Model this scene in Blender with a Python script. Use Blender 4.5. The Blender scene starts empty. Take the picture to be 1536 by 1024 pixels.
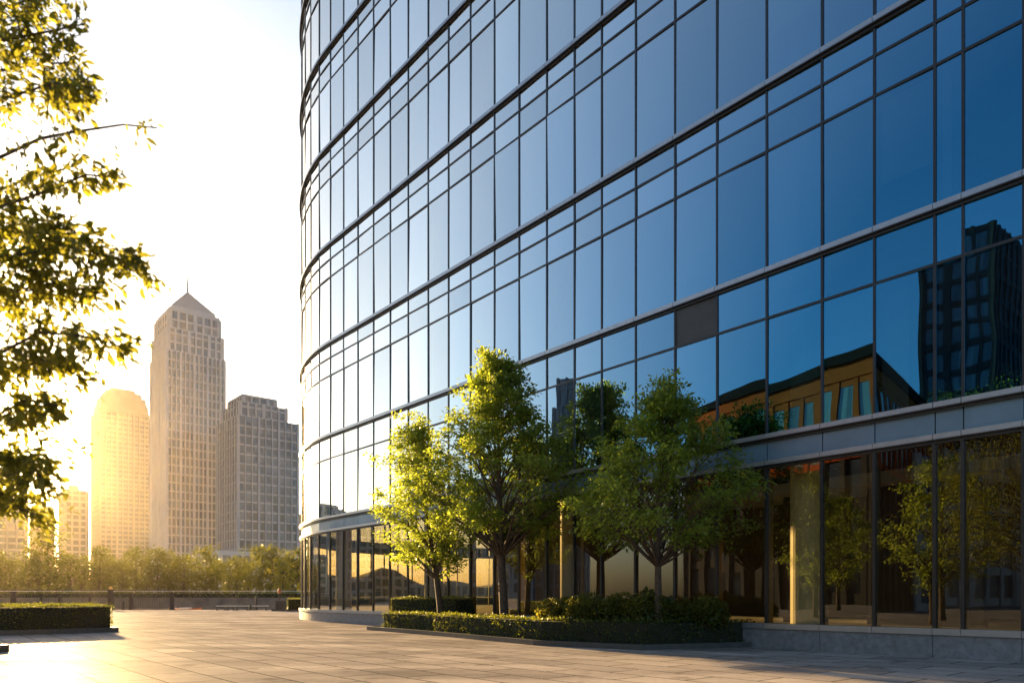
import bpy, math, random
import numpy as np
from mathutils import Vector

SC = bpy.context.scene
COL = SC.collection
rad = math.radians
F_PX, CAM_H, HORIZON = 1100.0, 1.25, 894.0       # camera constants of the photograph (1536 px wide)

SUN_AZ = rad(33.0)      # to the left of the view axis
SUN_EL = rad(9.5)
TO_SUN = Vector((-math.sin(SUN_AZ) * math.cos(SUN_EL), math.cos(SUN_AZ) * math.cos(SUN_EL), math.sin(SUN_EL)))

# --------------------------------------------------------------------------------------- helpers
def tag(o, label=None, cat=None, group=None, kind=None):
    if label: o['label'] = label
    if cat: o['category'] = cat
    if group: o['group'] = group
    if kind: o['kind'] = kind
    return o

def thing(name, label, cat, loc=(0, 0, 0), rz=0.0, group=None, kind=None):
    o = bpy.data.objects.new(name, None)
    o.empty_display_size = 0.2
    COL.objects.link(o)
    o.location = loc
    o.rotation_euler = (0, 0, rz)
    return tag(o, label, cat, group, kind)

def mesh_object(name, verts, faces, mat, parent=None, smooth=False, local=None):
    me = bpy.data.meshes.new(name)
    me.from_pydata([tuple(v) for v in verts], [], [tuple(f) for f in faces])
    if smooth:
        me.polygons.foreach_set('use_smooth', [True] * len(me.polygons))
    me.materials.append(mat)
    me.update()
    o = bpy.data.objects.new(name, me)
    COL.objects.link(o)
    if parent is not None:
        o.parent = parent
    return o

def quads_object(name, V, mat, parent=None, nper=4):
    """V: (n, nper, 3) array of separate faces -> one mesh."""
    n = V.shape[0]
    me = bpy.data.meshes.new(name)
    me.vertices.add(n * nper)
    me.vertices.foreach_set('co', V.reshape(-1).astype(np.float32))
    me.loops.add(n * nper)
    me.loops.foreach_set('vertex_index', np.arange(n * nper, dtype=np.int32))
    me.polygons.add(n)
    me.polygons.foreach_set('loop_start', np.arange(0, n * nper, nper, dtype=np.int32))
    me.materials.append(mat)
    me.update(calc_edges=True)
    me.validate()
    o = bpy.data.objects.new(name, me)
    COL.objects.link(o)
    if parent is not None:
        o.parent = parent
    return o

class MB:
    """collects simple shapes and links them as one mesh"""
    def __init__(self, origin=(0, 0, 0)):
        self.v, self.f, self.o = [], [], Vector(origin)
    def add(self, verts, faces):
        k = len(self.v)
        self.v += [Vector(p) - self.o for p in verts]
        self.f += [[i + k for i in f] for f in faces]
        return self
    def hexa(self, p):                     # 8 points: bottom 4 ccw, top 4 ccw
        return self.add(p, [(3, 2, 1, 0), (4, 5, 6, 7), (0, 1, 5, 4), (1, 2, 6, 5), (2, 3, 7, 6), (3, 0, 4, 7)])
    def box(self, x0, y0, z0, x1, y1, z1):
        return self.hexa([(x0, y0, z0), (x1, y0, z0), (x1, y1, z0), (x0, y1, z0),
                          (x0, y0, z1), (x1, y0, z1), (x1, y1, z1), (x0, y1, z1)])
    def prism(self, poly, z0, z1, top=None):
        n = len(poly)
        if area2(poly) < 0: poly = poly[::-1]
        top = top or poly
        v = [(p[0], p[1], z0) for p in poly] + [(p[0], p[1], z1) for p in top]
        f = [tuple(range(n))[::-1], tuple(range(n, 2 * n))]
        f += [(i, (i + 1) % n, (i + 1) % n + n, i + n) for i in range(n)]
        return self.add(v, f)
    def tube(self, pts, radii, seg=6, cap=True):
        pts = [Vector(p) for p in pts]
        rings = []
        up = Vector((0.13, 0.27, 1)).normalized()
        for i, p in enumerate(pts):
            d = (pts[min(i + 1, len(pts) - 1)] - pts[max(i - 1, 0)])
            d = d.normalized() if d.length > 1e-6 else Vector((0, 0, 1))
            a = d.cross(up)
            if a.length < 0.05: a = d.cross(Vector((1, 0, 0)))
            a.normalize(); b = d.cross(a)
            rings.append([p + (a * math.cos(2 * math.pi * k / seg) + b * math.sin(2 * math.pi * k / seg)) * radii[i] for k in range(seg)])
        v = [q for r in rings for q in r]
        f = []
        for i in range(len(pts) - 1):
            for k in range(seg):
                f.append((i * seg + k, i * seg + (k + 1) % seg, (i + 1) * seg + (k + 1) % seg, (i + 1) * seg + k))
        if cap:
            f.append(tuple(range(seg))[::-1]); f.append(tuple(range(len(v) - seg, len(v))))
        return self.add(v, f)
    def build(self, name, mat, parent=None, smooth=False):
        return mesh_object(name, self.v, self.f, mat, parent, smooth)

def area2(poly):
    return sum(poly[i][0] * poly[(i + 1) % len(poly)][1] - poly[(i + 1) % len(poly)][0] * poly[i][1] for i in range(len(poly)))

def ray(px, py, Y):       # photograph pixel at a chosen distance -> a point of the place
    return Vector(((px - 768) / F_PX * Y, Y, CAM_H + (HORIZON - py) / F_PX * Y))

def gnd(px, py, z=0.0):
    Y = (CAM_H - z) * F_PX / (py - HORIZON)
    return Vector(((px - 768) / F_PX * Y, Y, z))

# --------------------------------------------------------------------------------------- materials
def new_mat(name):
    m = bpy.data.materials.new(name)
    m.use_nodes = True
    nt = m.node_tree
    nt.nodes.clear()
    out = nt.nodes.new('ShaderNodeOutputMaterial')
    return m, nt, out

def N(nt, t, **kw):
    n = nt.nodes.new(t)
    for k, v in kw.items():
        if k in n.inputs: n.inputs[k].default_value = v
        else: setattr(n, k, v)
    return n

def ramp(nt, fac, stops):
    r = nt.nodes.new('ShaderNodeValToRGB')
    el = r.color_ramp.elements
    while len(el) < len(stops): el.new(0.5)
    for e, (p, c) in zip(el, stops):
        e.position = p; e.color = (c[0], c[1], c[2], 1)
    nt.links.new(fac, r.inputs[0])
    return r

def mixc(nt, fac, a, b, mode='MIX'):
    m = nt.nodes.new('ShaderNodeMix'); m.data_type = 'RGBA'; m.blend_type = mode
    for s, val in ((m.inputs[0], fac), (m.inputs[6], a), (m.inputs[7], b)):
        if hasattr(val, 'links'): nt.links.new(val, s)
        elif isinstance(val, (int, float)): s.default_value = val
        else: s.default_value = (*val, 1)
    return m.outputs[2]

def plain(name, col, rough=0.6, metal=0.0, noise=0.15, scale=4.0, bump=0.0, spec=0.5):
    m, nt, out = new_mat(name)
    b = N(nt, 'ShaderNodeBsdfPrincipled', Roughness=rough, Metallic=metal)
    b.inputs['Specular IOR Level'].default_value = spec
    tc = N(nt, 'ShaderNodeTexCoord')
    no = N(nt, 'ShaderNodeTexNoise', Scale=scale, Detail=6.0, Roughness=0.6)
    nt.links.new(tc.outputs['Object'], no.inputs['Vector'])
    lo = [c * (1 - noise) for c in col]; hi = [min(1, c * (1 + noise)) for c in col]
    r = ramp(nt, no.outputs['Fac'], [(0.3, lo), (0.7, hi)])
    nt.links.new(r.outputs[0], b.inputs['Base Color'])
    if bump:
        bp = N(nt, 'ShaderNodeBump', Strength=bump, Distance=0.02)
        nt.links.new(no.outputs['Fac'], bp.inputs['Height'])
        nt.links.new(bp.outputs[0], b.inputs['Normal'])
    nt.links.new(b.outputs[0], out.inputs[0])
    return m

def glass_mat(name, f0, refl_tint, trans_tint, power=5.0, wave=0.02, wave_scale=0.35, tpow=1.0, graze=(1, 1, 1), vary=0.1, coat=None):
    """coated facade glass: mirror reflection by angle over a tinted see-through body"""
    m, nt, out = new_mat(name)
    geo = N(nt, 'ShaderNodeNewGeometry')
    tc = N(nt, 'ShaderNodeTexCoord')
    no = N(nt, 'ShaderNodeTexNoise', Scale=wave_scale, Detail=1.0)
    nt.links.new(tc.outputs['Object'], no.inputs['Vector'])
    bp = N(nt, 'ShaderNodeBump', Strength=1.0, Distance=wave)
    nt.links.new(no.outputs['Fac'], bp.inputs['Height'])
    lw = N(nt, 'ShaderNodeLayerWeight', Blend=0.5)             # Facing = 1 - |cos|
    pw = N(nt, 'ShaderNodeMath', operation='POWER'); pw.inputs[1].default_value = power
    nt.links.new(lw.outputs['Facing'], pw.inputs[0])
    mr = N(nt, 'ShaderNodeMapRange'); mr.inputs['To Min'].default_value = f0; mr.inputs['To Max'].default_value = 1.0
    nt.links.new(pw.outputs[0], mr.inputs['Value'])
    p2 = N(nt, 'ShaderNodeMapRange'); p2.inputs['From Min'].default_value = 0.17 if coat else 0.02; p2.inputs['From Max'].default_value = tpow
    nt.links.new(lw.outputs['Facing'], p2.inputs['Value'])
    tint = mixc(nt, p2.outputs[0], refl_tint, graze)
    if coat:
        mr.inputs['To Max'].default_value = coat
        nt.links.new(p2.outputs[0], mr.inputs['Value'])
    oi = N(nt, 'ShaderNodeObjectInfo')
    ad = N(nt, 'ShaderNodeMath', operation='ADD'); nt.links.new(geo.outputs['Random Per Island'], ad.inputs[0]); nt.links.new(oi.outputs['Random'], ad.inputs[1])
    fr = N(nt, 'ShaderNodeMath', operation='FRACT'); nt.links.new(ad.outputs[0], fr.inputs[0])
    vr = N(nt, 'ShaderNodeMapRange'); vr.inputs['To Min'].default_value = 1 - vary; vr.inputs['To Max'].default_value = 1.0
    nt.links.new(fr.outputs[0], vr.inputs['Value'])
    vm = N(nt, 'ShaderNodeMath', operation='MULTIPLY'); nt.links.new(mr.outputs[0], vm.inputs[0]); nt.links.new(vr.outputs[0], vm.inputs[1])
    gl = N(nt, 'ShaderNodeBsdfGlossy', Roughness=0.0)
    nt.links.new(tint, gl.inputs['Color']); nt.links.new(bp.outputs[0], gl.inputs['Normal'])
    rv = mixc(nt, geo.outputs['Random Per Island'], [c * 0.85 for c in trans_tint], [min(1, c * 1.15) for c in trans_tint])
    tr = N(nt, 'ShaderNodeBsdfTransparent')
    nt.links.new(rv, tr.inputs['Color'])
    mx = N(nt, 'ShaderNodeMixShader')
    nt.links.new(vm.outputs[0], mx.inputs[0]); nt.links.new(tr.outputs[0], mx.inputs[1]); nt.links.new(gl.outputs[0], mx.inputs[2])
    nt.links.new(mx.outputs[0], out.inputs[0])
    return m

def leaf_mat(name, dark, light, trans, tw=0.5, gloss=0.35):
    m, nt, out = new_mat(name)
    geo = N(nt, 'ShaderNodeNewGeometry')
    c = ramp(nt, geo.outputs['Random Per Island'], [(0.0, dark), (0.6, light), (1.0, [l * 1.25 for l in light])])
    d = N(nt, 'ShaderNodeBsdfPrincipled', Roughness=0.45)
    d.inputs['Specular IOR Level'].default_value = gloss
    nt.links.new(c.outputs[0], d.inputs['Base Color'])
    t = N(nt, 'ShaderNodeBsdfTranslucent')
    ct = mixc(nt, geo.outputs['Random Per Island'], trans, [x * 0.6 for x in trans])
    nt.links.new(ct, t.inputs['Color'])
    mx = N(nt, 'ShaderNodeMixShader'); mx.inputs[0].default_value = tw
    nt.links.new(d.outputs[0], mx.inputs[1]); nt.links.new(t.outputs[0], mx.inputs[2])
    nt.links.new(mx.outputs[0], out.inputs[0])
    return m

FAC_ANG = rad(50.1)     # facade runs at this angle to the picture plane
def paving_mat():
    m, nt, out = new_mat('stone_paving')
    tc = N(nt, 'ShaderNodeTexCoord')
    mp = N(nt, 'ShaderNodeMapping')
    mp.inputs['Rotation'].default_value = (0, 0, FAC_ANG)
    nt.links.new(tc.outputs['Object'], mp.inputs['Vector'])
    br = N(nt, 'ShaderNodeTexBrick', Scale=1.0)
    br.inputs['Brick Width'].default_value = 1.5; br.inputs['Row Height'].default_value = 0.75
    br.inputs['Mortar Size'].default_value = 0.019; br.inputs['Mortar Smooth'].default_value = 0.2
    br.inputs['Color1'].default_value = (0.30, 0.268, 0.245, 1); br.inputs['Color2'].default_value = (0.46, 0.41, 0.37, 1)
    br.inputs['Mortar'].default_value = (0.035, 0.028, 0.024, 1)
    nt.links.new(mp.outputs[0], br.inputs['Vector'])
    n1 = N(nt, 'ShaderNodeTexNoise', Scale=0.45, Detail=5.0, Roughness=0.6)
    n2 = N(nt, 'ShaderNodeTexNoise', Scale=9.0, Detail=8.0, Roughness=0.7)
    mp2 = N(nt, 'ShaderNodeMapping'); mp2.inputs['Scale'].default_value = (0.35, 1.6, 1)
    nt.links.new(tc.outputs['Object'], mp2.inputs['Vector'])
    nt.links.new(mp2.outputs[0], n1.inputs['Vector']); nt.links.new(tc.outputs['Object'], n2.inputs['Vector'])
    w = ramp(nt, n1.outputs['Fac'], [(0.3, (0.55, 0.53, 0.52)), (0.68, (1.15, 1.12, 1.1))])
    g = ramp(nt, n2.outputs['Fac'], [(0.25, (0.8, 0.8, 0.8)), (0.75, (1.15, 1.15, 1.15))])
    c = mixc(nt, 1.0, br.outputs['Color'], w.outputs[0], 'MULTIPLY')
    c = mixc(nt, 1.0, c, g.outputs[0], 'MULTIPLY')
    n3 = N(nt, 'ShaderNodeTexNoise', Scale=1.3, Detail=3.0, Roughness=0.55); nt.links.new(tc.outputs['Object'], n3.inputs['Vector'])
    st = ramp(nt, n3.outputs['Fac'], [(0.30, (0.62, 0.6, 0.58)), (0.40, (1, 1, 1))])
    c = mixc(nt, 1.0, c, st.outputs[0], 'MULTIPLY')
    b = N(nt, 'ShaderNodeBsdfPrincipled')
    nt.links.new(c, b.inputs['Base Color'])
    rr = N(nt, 'ShaderNodeMapRange'); rr.inputs['From Min'].default_value = 0.3; rr.inputs['From Max'].default_value = 0.7
    rr.inputs['To Min'].default_value = 0.42; rr.inputs['To Max'].default_value = 0.64
    nt.links.new(n1.outputs['Fac'], rr.inputs['Value'])
    nt.links.new(rr.outputs[0], b.inputs['Roughness'])
    hm = N(nt, 'ShaderNodeMath', operation='MULTIPLY_ADD'); hm.inputs[1].default_value = -1.0
    nt.links.new(br.outputs['Fac'], hm.inputs[0])
    hs = N(nt, 'ShaderNodeMath', operation='MULTIPLY'); hs.inputs[1].default_value = 0.35
    nt.links.new(n2.outputs['Fac'], hs.inputs[0]); nt.links.new(hs.outputs[0], hm.inputs[2])
    bp = N(nt, 'ShaderNodeBump', Strength=0.6, Distance=0.008)
    nt.links.new(hm.outputs[0], bp.inputs['Height']); nt.links.new(bp.outputs[0], b.inputs['Normal'])
    b.inputs['Specular IOR Level'].default_value = 0.0
    gl = N(nt, 'ShaderNodeBsdfGlossy'); gl.inputs['Color'].default_value = (0.9, 0.88, 0.85, 1)
    nt.links.new(rr.outputs[0], gl.inputs['Roughness']); nt.links.new(bp.outputs[0], gl.inputs['Normal'])
    lw = N(nt, 'ShaderNodeLayerWeight', Blend=0.5)
    gm = N(nt, 'ShaderNodeMapRange'); gm.inputs['From Min'].default_value = 0.6; gm.inputs['To Min'].default_value = 0.02; gm.inputs['To Max'].default_value = 0.055
    nt.links.new(lw.outputs['Facing'], gm.inputs['Value'])
    mx = N(nt, 'ShaderNodeMixShader'); nt.links.new(gm.outputs[0], mx.inputs[0])
    nt.links.new(b.outputs[0], mx.inputs[1]); nt.links.new(gl.outputs[0], mx.inputs[2])
    nt.links.new(mx.outputs[0], out.inputs[0])
    return m

def far_glass_mat(name, c1, c2, bay, fl, lit=0.0):
    """window grid of a distant building: panes of slightly different glass"""
    m, nt, out = new_mat(name)
    tc = N(nt, 'ShaderNodeTexCoord')
    sn = N(nt, 'ShaderNodeVectorMath', operation='SNAP')
    sn.inputs[1].default_value = (bay, bay, fl)
    nt.links.new(tc.outputs['Object'], sn.inputs[0])
    wn = N(nt, 'ShaderNodeTexWhiteNoise'); wn.noise_dimensions = '3D'
    nt.links.new(sn.outputs[0], wn.inputs['Vector'])
    c = ramp(nt, wn.outputs['Value'], [(0.0, c1), (1.0, c2)])
    b = N(nt, 'ShaderNodeBsdfPrincipled', Roughness=0.12)
    b.inputs['Specular IOR Level'].default_value = 0.8
    nt.links.new(c.outputs[0], b.inputs['Base Color'])
    if lit:
        gt = N(nt, 'ShaderNodeMath', operation='GREATER_THAN'); gt.inputs[1].default_value = 1 - lit
        nt.links.new(wn.outputs['Value'], gt.inputs[0])
        b.inputs['Emission Color'].default_value = (1.0, 0.62, 0.2, 1)
        ml = N(nt, 'ShaderNodeMath', operation='MULTIPLY'); ml.inputs[1].default_value = 0.5
        nt.links.new(gt.outputs[0], ml.inputs[0]); nt.links.new(ml.outputs[0], b.inputs['Emission Strength'])
    nt.links.new(b.outputs[0], out.inputs[0])
    return m

M = {}
M['paving'] = paving_mat()
M['glass'] = glass_mat('coated_facade_glass', 0.45, (0.105, 0.50, 0.84), (0.22, 0.28, 0.29), 0.9, 0.007, 0.5, 0.50, (1.0, 0.98, 0.90), 0.2, 0.94)
M['end_glass'] = glass_mat('clear_end_glass', 0.40, (0.105, 0.50, 0.84), (0.62, 0.60, 0.52), 0.9, 0.005, 0.5, 0.50, (1.0, 0.99, 0.95), 0.15, 0.92)
M['lobby_glass'] = glass_mat('lobby_glass', 0.085, (0.9, 0.95, 0.95), (0.62, 0.57, 0.42), 1.8, 0.003, 0.5, 0.7, (1, 1, 1), 0.1)
M['louver'] = plain('dark_louver', (0.035, 0.04, 0.042), 0.5, 0, 0.3, 3)
M['mullion'] = plain('dark_aluminium', (0.035, 0.037, 0.042), 0.35, 0.4, 0.1, 2)
M['lobby_mullion'] = plain('sun_gold_fin', (0.30, 0.22, 0.12), 0.35, 0.6, 0.1, 2)
M['ledge'] = plain('brushed_aluminium', (0.36, 0.39, 0.43), 0.38, 0.7, 0.08, 6)
M['spandrel'] = plain('spandrel_panel_metal', (0.15, 0.25, 0.35), 0.28, 0.2, 0.2, 0.8)
M['granite'] = plain('granite_plinth', (0.20, 0.20, 0.21), 0.55, 0, 0.28, 7, 0.1)
M['slab'] = plain('interior_slab', (0.35, 0.34, 0.32), 0.7)
M['ceiling'] = plain('interior_ceiling', (0.45, 0.45, 0.44), 0.8, 0, 0.05)
M['column'] = plain('cream_column', (0.84, 0.78, 0.60), 0.45, 0, 0.04)
M['lit_room_patch'] = plain('lit_room_pale', (0.8, 0.79, 0.76), 0.8, 0, 0.03)
M['core'] = plain('brown_core_wall', (0.075, 0.045, 0.026), 0.45, 0, 0.2, 1.2)
M['bark'] = plain('bark', (0.075, 0.052, 0.036), 0.9, 0, 0.45, 14, 0.5)
M['kerb'] = plain('dark_granite_kerb', (0.06, 0.058, 0.056), 0.45, 0, 0.25, 9)
M['soil'] = plain('soil', (0.04, 0.03, 0.022), 0.95, 0, 0.4, 10, 0.5)
M['hedge_core'] = plain('hedge_core', (0.012, 0.016, 0.007), 0.95, 0, 0.4, 10)
M['leaf_tree'] = leaf_mat('plaza_tree_leaf', (0.05, 0.09, 0.015), (0.115, 0.18, 0.03), (0.56, 0.66, 0.06), 0.55)
M['leaf_near'] = leaf_mat('foreground_leaf', (0.035, 0.05, 0.014), (0.08, 0.095, 0.022), (0.42, 0.41, 0.04), 0.54)
M['leaf_hedge'] = leaf_mat('box_hedge_leaf', (0.022, 0.042, 0.010), (0.055, 0.085, 0.018), (0.30, 0.32, 0.03), 0.4)
M['leaf_shrub'] = leaf_mat('shrub_leaf', (0.025, 0.045, 0.010), (0.07, 0.09, 0.018), (0.42, 0.38, 0.04), 0.4)
M['leaf_far'] = leaf_mat('riverside_leaf', (0.018, 0.028, 0.005), (0.05, 0.065, 0.010), (0.30, 0.30, 0.02), 0.4)
M['leaf_gold'] = leaf_mat('golden_leaf', (0.10, 0.10, 0.012), (0.20, 0.18, 0.02), (0.70, 0.58, 0.05), 0.5)
M['stone_far'] = plain('pale_stone', (0.56, 0.545, 0.54), 0.75, 0, 0.08, 0.2)
M['stone_grey'] = plain('grey_stone', (0.42, 0.42, 0.435), 0.75, 0, 0.08, 0.2)
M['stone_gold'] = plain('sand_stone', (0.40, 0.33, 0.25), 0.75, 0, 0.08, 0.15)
M['roof_metal'] = plain('pale_roof_metal', (0.40, 0.38, 0.36), 0.45, 0.2, 0.1, 0.3)
M['win_tower'] = far_glass_mat('tower_window', (0.07, 0.085, 0.11), (0.20, 0.225, 0.26), 1.75, 3.6)
M['win_block'] = far_glass_mat('block_window', (0.035, 0.045, 0.06), (0.16, 0.18, 0.21), 2.0, 3.6)
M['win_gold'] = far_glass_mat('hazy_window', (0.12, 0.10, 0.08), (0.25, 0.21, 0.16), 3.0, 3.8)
M['brick'] = plain('brown_sandstone', (0.42, 0.075, 0.022), 0.8, 0, 0.15, 0.4, spec=0.0)
M['cornice'] = plain('dark_cornice', (0.018, 0.016, 0.018), 0.8, spec=0.0)
M['dark_stone'] = plain('dark_cladding', (0.05, 0.05, 0.055), 0.7, 0, 0.15, 0.3, spec=0.05)
M['blue_clad'] = plain('blue_cladding', (0.09, 0.12, 0.16), 0.4, 0, 0.15, 0.3)
M['railing'] = plain('dark_rail_metal', (0.06, 0.05, 0.042), 0.4, 0.3, 0.15, 3)
M['pier'] = plain('dark_stone_pier', (0.035, 0.027, 0.022), 0.7, 0, 0.2, 5)
M['sunlit_gold'] = plain('sunlit_cap', (0.7, 0.45, 0.12), 0.3, 0.8, 0.1, 5)  # gold colour stands in for sunlight on the pier cap
M['white_paint'] = plain('white_paint', (0.75, 0.74, 0.72), 0.4, 0, 0.05, 5)
M['orange_paint'] = plain('orange_paint', (0.6, 0.16, 0.03), 0.4, 0, 0.1, 3)
M['bank_wall'] = plain('embankment_stone', (0.17, 0.155, 0.14), 0.8, 0, 0.3, 0.8, 0.3)
M['far_ground'] = plain('far_ground', (0.16, 0.14, 0.11), 0.9, 0, 0.25, 0.05)
M['hill'] = plain('wooded_hill', (0.06, 0.07, 0.04), 0.95, 0, 0.3, 0.05)
m, nt, out = new_mat('river_water')
b = N(nt, 'ShaderNodeBsdfPrincipled', Roughness=0.08)
b.inputs['Base Color'].default_value = (0.03, 0.035, 0.035, 1)
tc = N(nt, 'ShaderNodeTexCoord'); no = N(nt, 'ShaderNodeTexNoise', Scale=0.8, Detail=4.0)
nt.links.new(tc.outputs['Object'], no.inputs['Vector'])
bp = N(nt, 'ShaderNodeBump', Strength=0.4, Distance=0.1)
nt.links.new(no.outputs['Fac'], bp.inputs['Height']); nt.links.new(bp.outputs[0], b.inputs['Normal'])
nt.links.new(b.outputs[0], out.inputs[0])
M['water'] = m

# --------------------------------------------------------------------------------------- ground, river, far bank
QUAY = 69.0
mb = MB(); mb.prism([(-450, -200), (250, -200), (250, QUAY), (-450, QUAY)], -2.9, 0)
tag(mb.build('pavement', M['paving']), kind='structure')
mb = MB(); mb.add([(-450, QUAY, -1.2), (250, QUAY, -1.2), (250, 112, -1.2), (-450, 112, -1.2)], [(0, 1, 2, 3)])
tag(mb.build('river', M['water']), kind='structure')
BANK_Y, BANK_Z = 108.0, 1.05
mb = MB(); mb.prism([(-450, BANK_Y + .6), (250, BANK_Y + .6), (250, 640), (-450, 640)], -2.9, BANK_Z)
tag(mb.build('ground', M['far_ground']), kind='structure')
hv, hf = [], []
rng = random.Random(5)
nh = 60
for i in range(nh + 1):
    x = -450 + 700 * i / nh
    h = 16 + 6 * math.sin(i * 0.5) + 4 * math.sin(i * 1.3 + 1)
    hv += [(x, 600, BANK_Z - .3), (x, 615, BANK_Z + h * .7), (x, 628, BANK_Z + h), (x, 639, BANK_Z - .3)]
for i in range(nh):
    for k in range(3):
        a = i * 4 + k
        hf.append((a, a + 4, a + 5, a + 1))
tag(mesh_object('hills', hv, hf, M['hill'], smooth=True), kind='structure')

# --------------------------------------------------------------------------------------- the glass tower
T_DIR = Vector((-math.cos(FAC_ANG), math.sin(FAC_ANG), 0))
OUT0 = Vector((-math.sin(FAC_ANG), -math.cos(FAC_ANG), 0))
P_REF = Vector((7.89, 15.95, 0))
S0 = 26.4
R_END = 15.1
P0 = P_REF + T_DIR * S0
C_END = P0 - OUT0 * R_END
OUT0_ANG = math.atan2(OUT0.y, OUT0.x)
def fnorm(s):
    if s <= S0: return OUT0
    a = OUT0_ANG - (s - S0) / R_END
    return Vector((math.cos(a), math.sin(a), 0))
def fpt(s, off=0.0, z=0.0):
    n = fnorm(s)
    p = P_REF + T_DIR * s if s <= S0 else C_END + n * R_END
    p = p + n * off
    return Vector((p.x, p.y, z))
def s_of_px(px):
    d = Vector(((px - 768) / F_PX, 1, 0))
    # ray d*Y meets the facade line
    Y = (P_REF.dot(OUT0)) / d.dot(OUT0)
    return (d * Y - P_REF).dot(T_DIR)

px_mull = [1536, 1445, 1402.5, 1312, 1233.5, 1150.5, 1076, 1013, 954, 903, 862, 820.5, 779, 742, 706, 673, 642.5, 612.5,
           585.5, 560.5, 537, 515.6, 495.8]
S = [s_of_px(x) for x in px_mull]
S = [S[0] - 1.4 * k for k in range(6, 0, -1)] + S
while S[-1] < S0 + R_END * rad(128): S.append(S[-1] + 1.36)
S_MIN, S_MAX = S[0], S[-1]

LEDGES = [(4.43, 4.55), (5.08, 5.20), (9.12, 9.25), (13.66, 13.79), (18.50, 18.63), (23.35, 23.48), (28.20, 28.33), (33.05, 33.18), (37.9, 38.15)]
ROWS = [(0.60, 4.43, 'lobby'), (4.55, 5.08, 'spandrel'), (5.20, 8.04, 'tall'), (8.04, 9.12, 'head')]
TRANSOMS = [8.04]
for (a, b_), (c, d_) in zip(LEDGES[2:-1], LEDGES[3:]):
    t1, t2 = d_ - 0.80, d_ - 1.68
    TRANSOMS += [t1, t2]
    ROWS += [(b_, t2, 'tall'), (t2, t1, 'head'), (t1, c, 'head')]

tower = thing('glass_office_tower', 'curved blue glass office tower with grey floor ledges, filling the right of the plaza', 'office building', P_REF)
O = P_REF
# path of fine steps for continuous strips
def path(s0=None, s1=None, fine=0.45):
    s0 = S_MIN if s0 is None else s0; s1 = S_MAX if s1 is None else s1
    out = [s for s in S if s0 <= s <= s1]
    extra = []
    for a, b_ in zip(out, out[1:]):
        if b_ > S0:
            k = 3
            extra += [a + (b_ - a) * j / k for j in range(1, k)]
    return sorted(out + extra)
def strip(mb, s0, s1, o0, o1, z0, z1):
    mb.hexa([fpt(s0, o1, z0), fpt(s0, o0, z0), fpt(s1, o0, z0), fpt(s1, o1, z0),
             fpt(s0, o1, z1), fpt(s0, o0, z1), fpt(s1, o0, z1), fpt(s1, o1, z1)])

# window panes: the hundred largest in the picture are parts of their own
rng = random.Random(11)
panes = []
for (z0, z1, kind) in ROWS:
    for k, (a, b_) in enumerate(zip(S, S[1:])):
        mid = fpt((a + b_) / 2, 0, (z0 + z1) / 2)
        Y = mid.y
        px = 768 + mid.x / Y * F_PX; py = HORIZON - (mid.z - CAM_H) / Y * F_PX
        facing = -(mid.normalized()).dot(fnorm((a + b_) / 2))
        vis = (b_ - a) * (z1 - z0) / Y ** 2 * max(0, facing) if (-20 < px < 1560 and -60 < py < 1030 and Y > 5) else 0
        panes.append([vis, a, b_, z0, z1, kind])
def pane_quad(a, b_, z0, z1, tilt=0.0065):
    m_ = 0.0
    j = [rng.gauss(0, tilt) for _ in range(2)]
    w, h = b_ - a, z1 - z0
    # tilt about both axes; a few millimetres out of plane
    o = lambda u, v: (u - .5) * w * j[0] + (v - .5) * h * j[1] * 0.6
    return [fpt(a, o(0, 0), z0), fpt(b_, o(1, 0), z0), fpt(b_, o(1, 1), z1), fpt(a, o(0, 1), z1)]
order = sorted([p for p in panes if p[5] != 'spandrel'], key=lambda p: -p[0])
rest_u, rest_l, rest_e = MB(O), MB(O), MB(O)
for i, (vis, a, b_, z0, z1, kind) in enumerate(order):
    dark = kind == 'head' and z0 == 8.04 and abs(a - s_of_px(1076)) < .01
    mat = M['louver'] if dark else (M['lobby_glass'] if kind == 'lobby' else M['glass'])
    if kind != 'lobby' and a > S0 + 1.0 and z1 < 9.3: mat = M['end_glass']  # panes made clearer to let extra sun reach the lobby column
    q = pane_quad(a, b_, z0, z1)
    if i < 98 or dark:
        mb = MB(O); mb.add(q, [(3, 2, 1, 0)])
        w = mb.build('window', mat, tower)
        if dark: w['label'] = 'dark matte panel in place of glass'
    elif mat is M['end_glass']:
        rest_e.add(q, [(3, 2, 1, 0)])
    else:
        (rest_l if kind == 'lobby' else rest_u).add(q, [(3, 2, 1, 0)])
if rest_e.v:
    o = rest_e.build('end_glazing', M['end_glass'], tower); o['kind'] = 'stuff'
o = rest_u.build('glazing', M['glass'], tower); o['kind'] = 'stuff'
if rest_l.v:
    o = rest_l.build('lobby_glazing', M['lobby_glass'], tower); o['kind'] = 'stuff'
# spandrel panels between the two lowest ledges
for k, (a, b_) in enumerate(zip(S, S[1:])):
    mb = MB(O); strip(mb, a + .012, b_ - .012, -0.06, -0.01, 4.55, 5.08)
    mb.build('spandrel_panel', M['spandrel'], tower)
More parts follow.
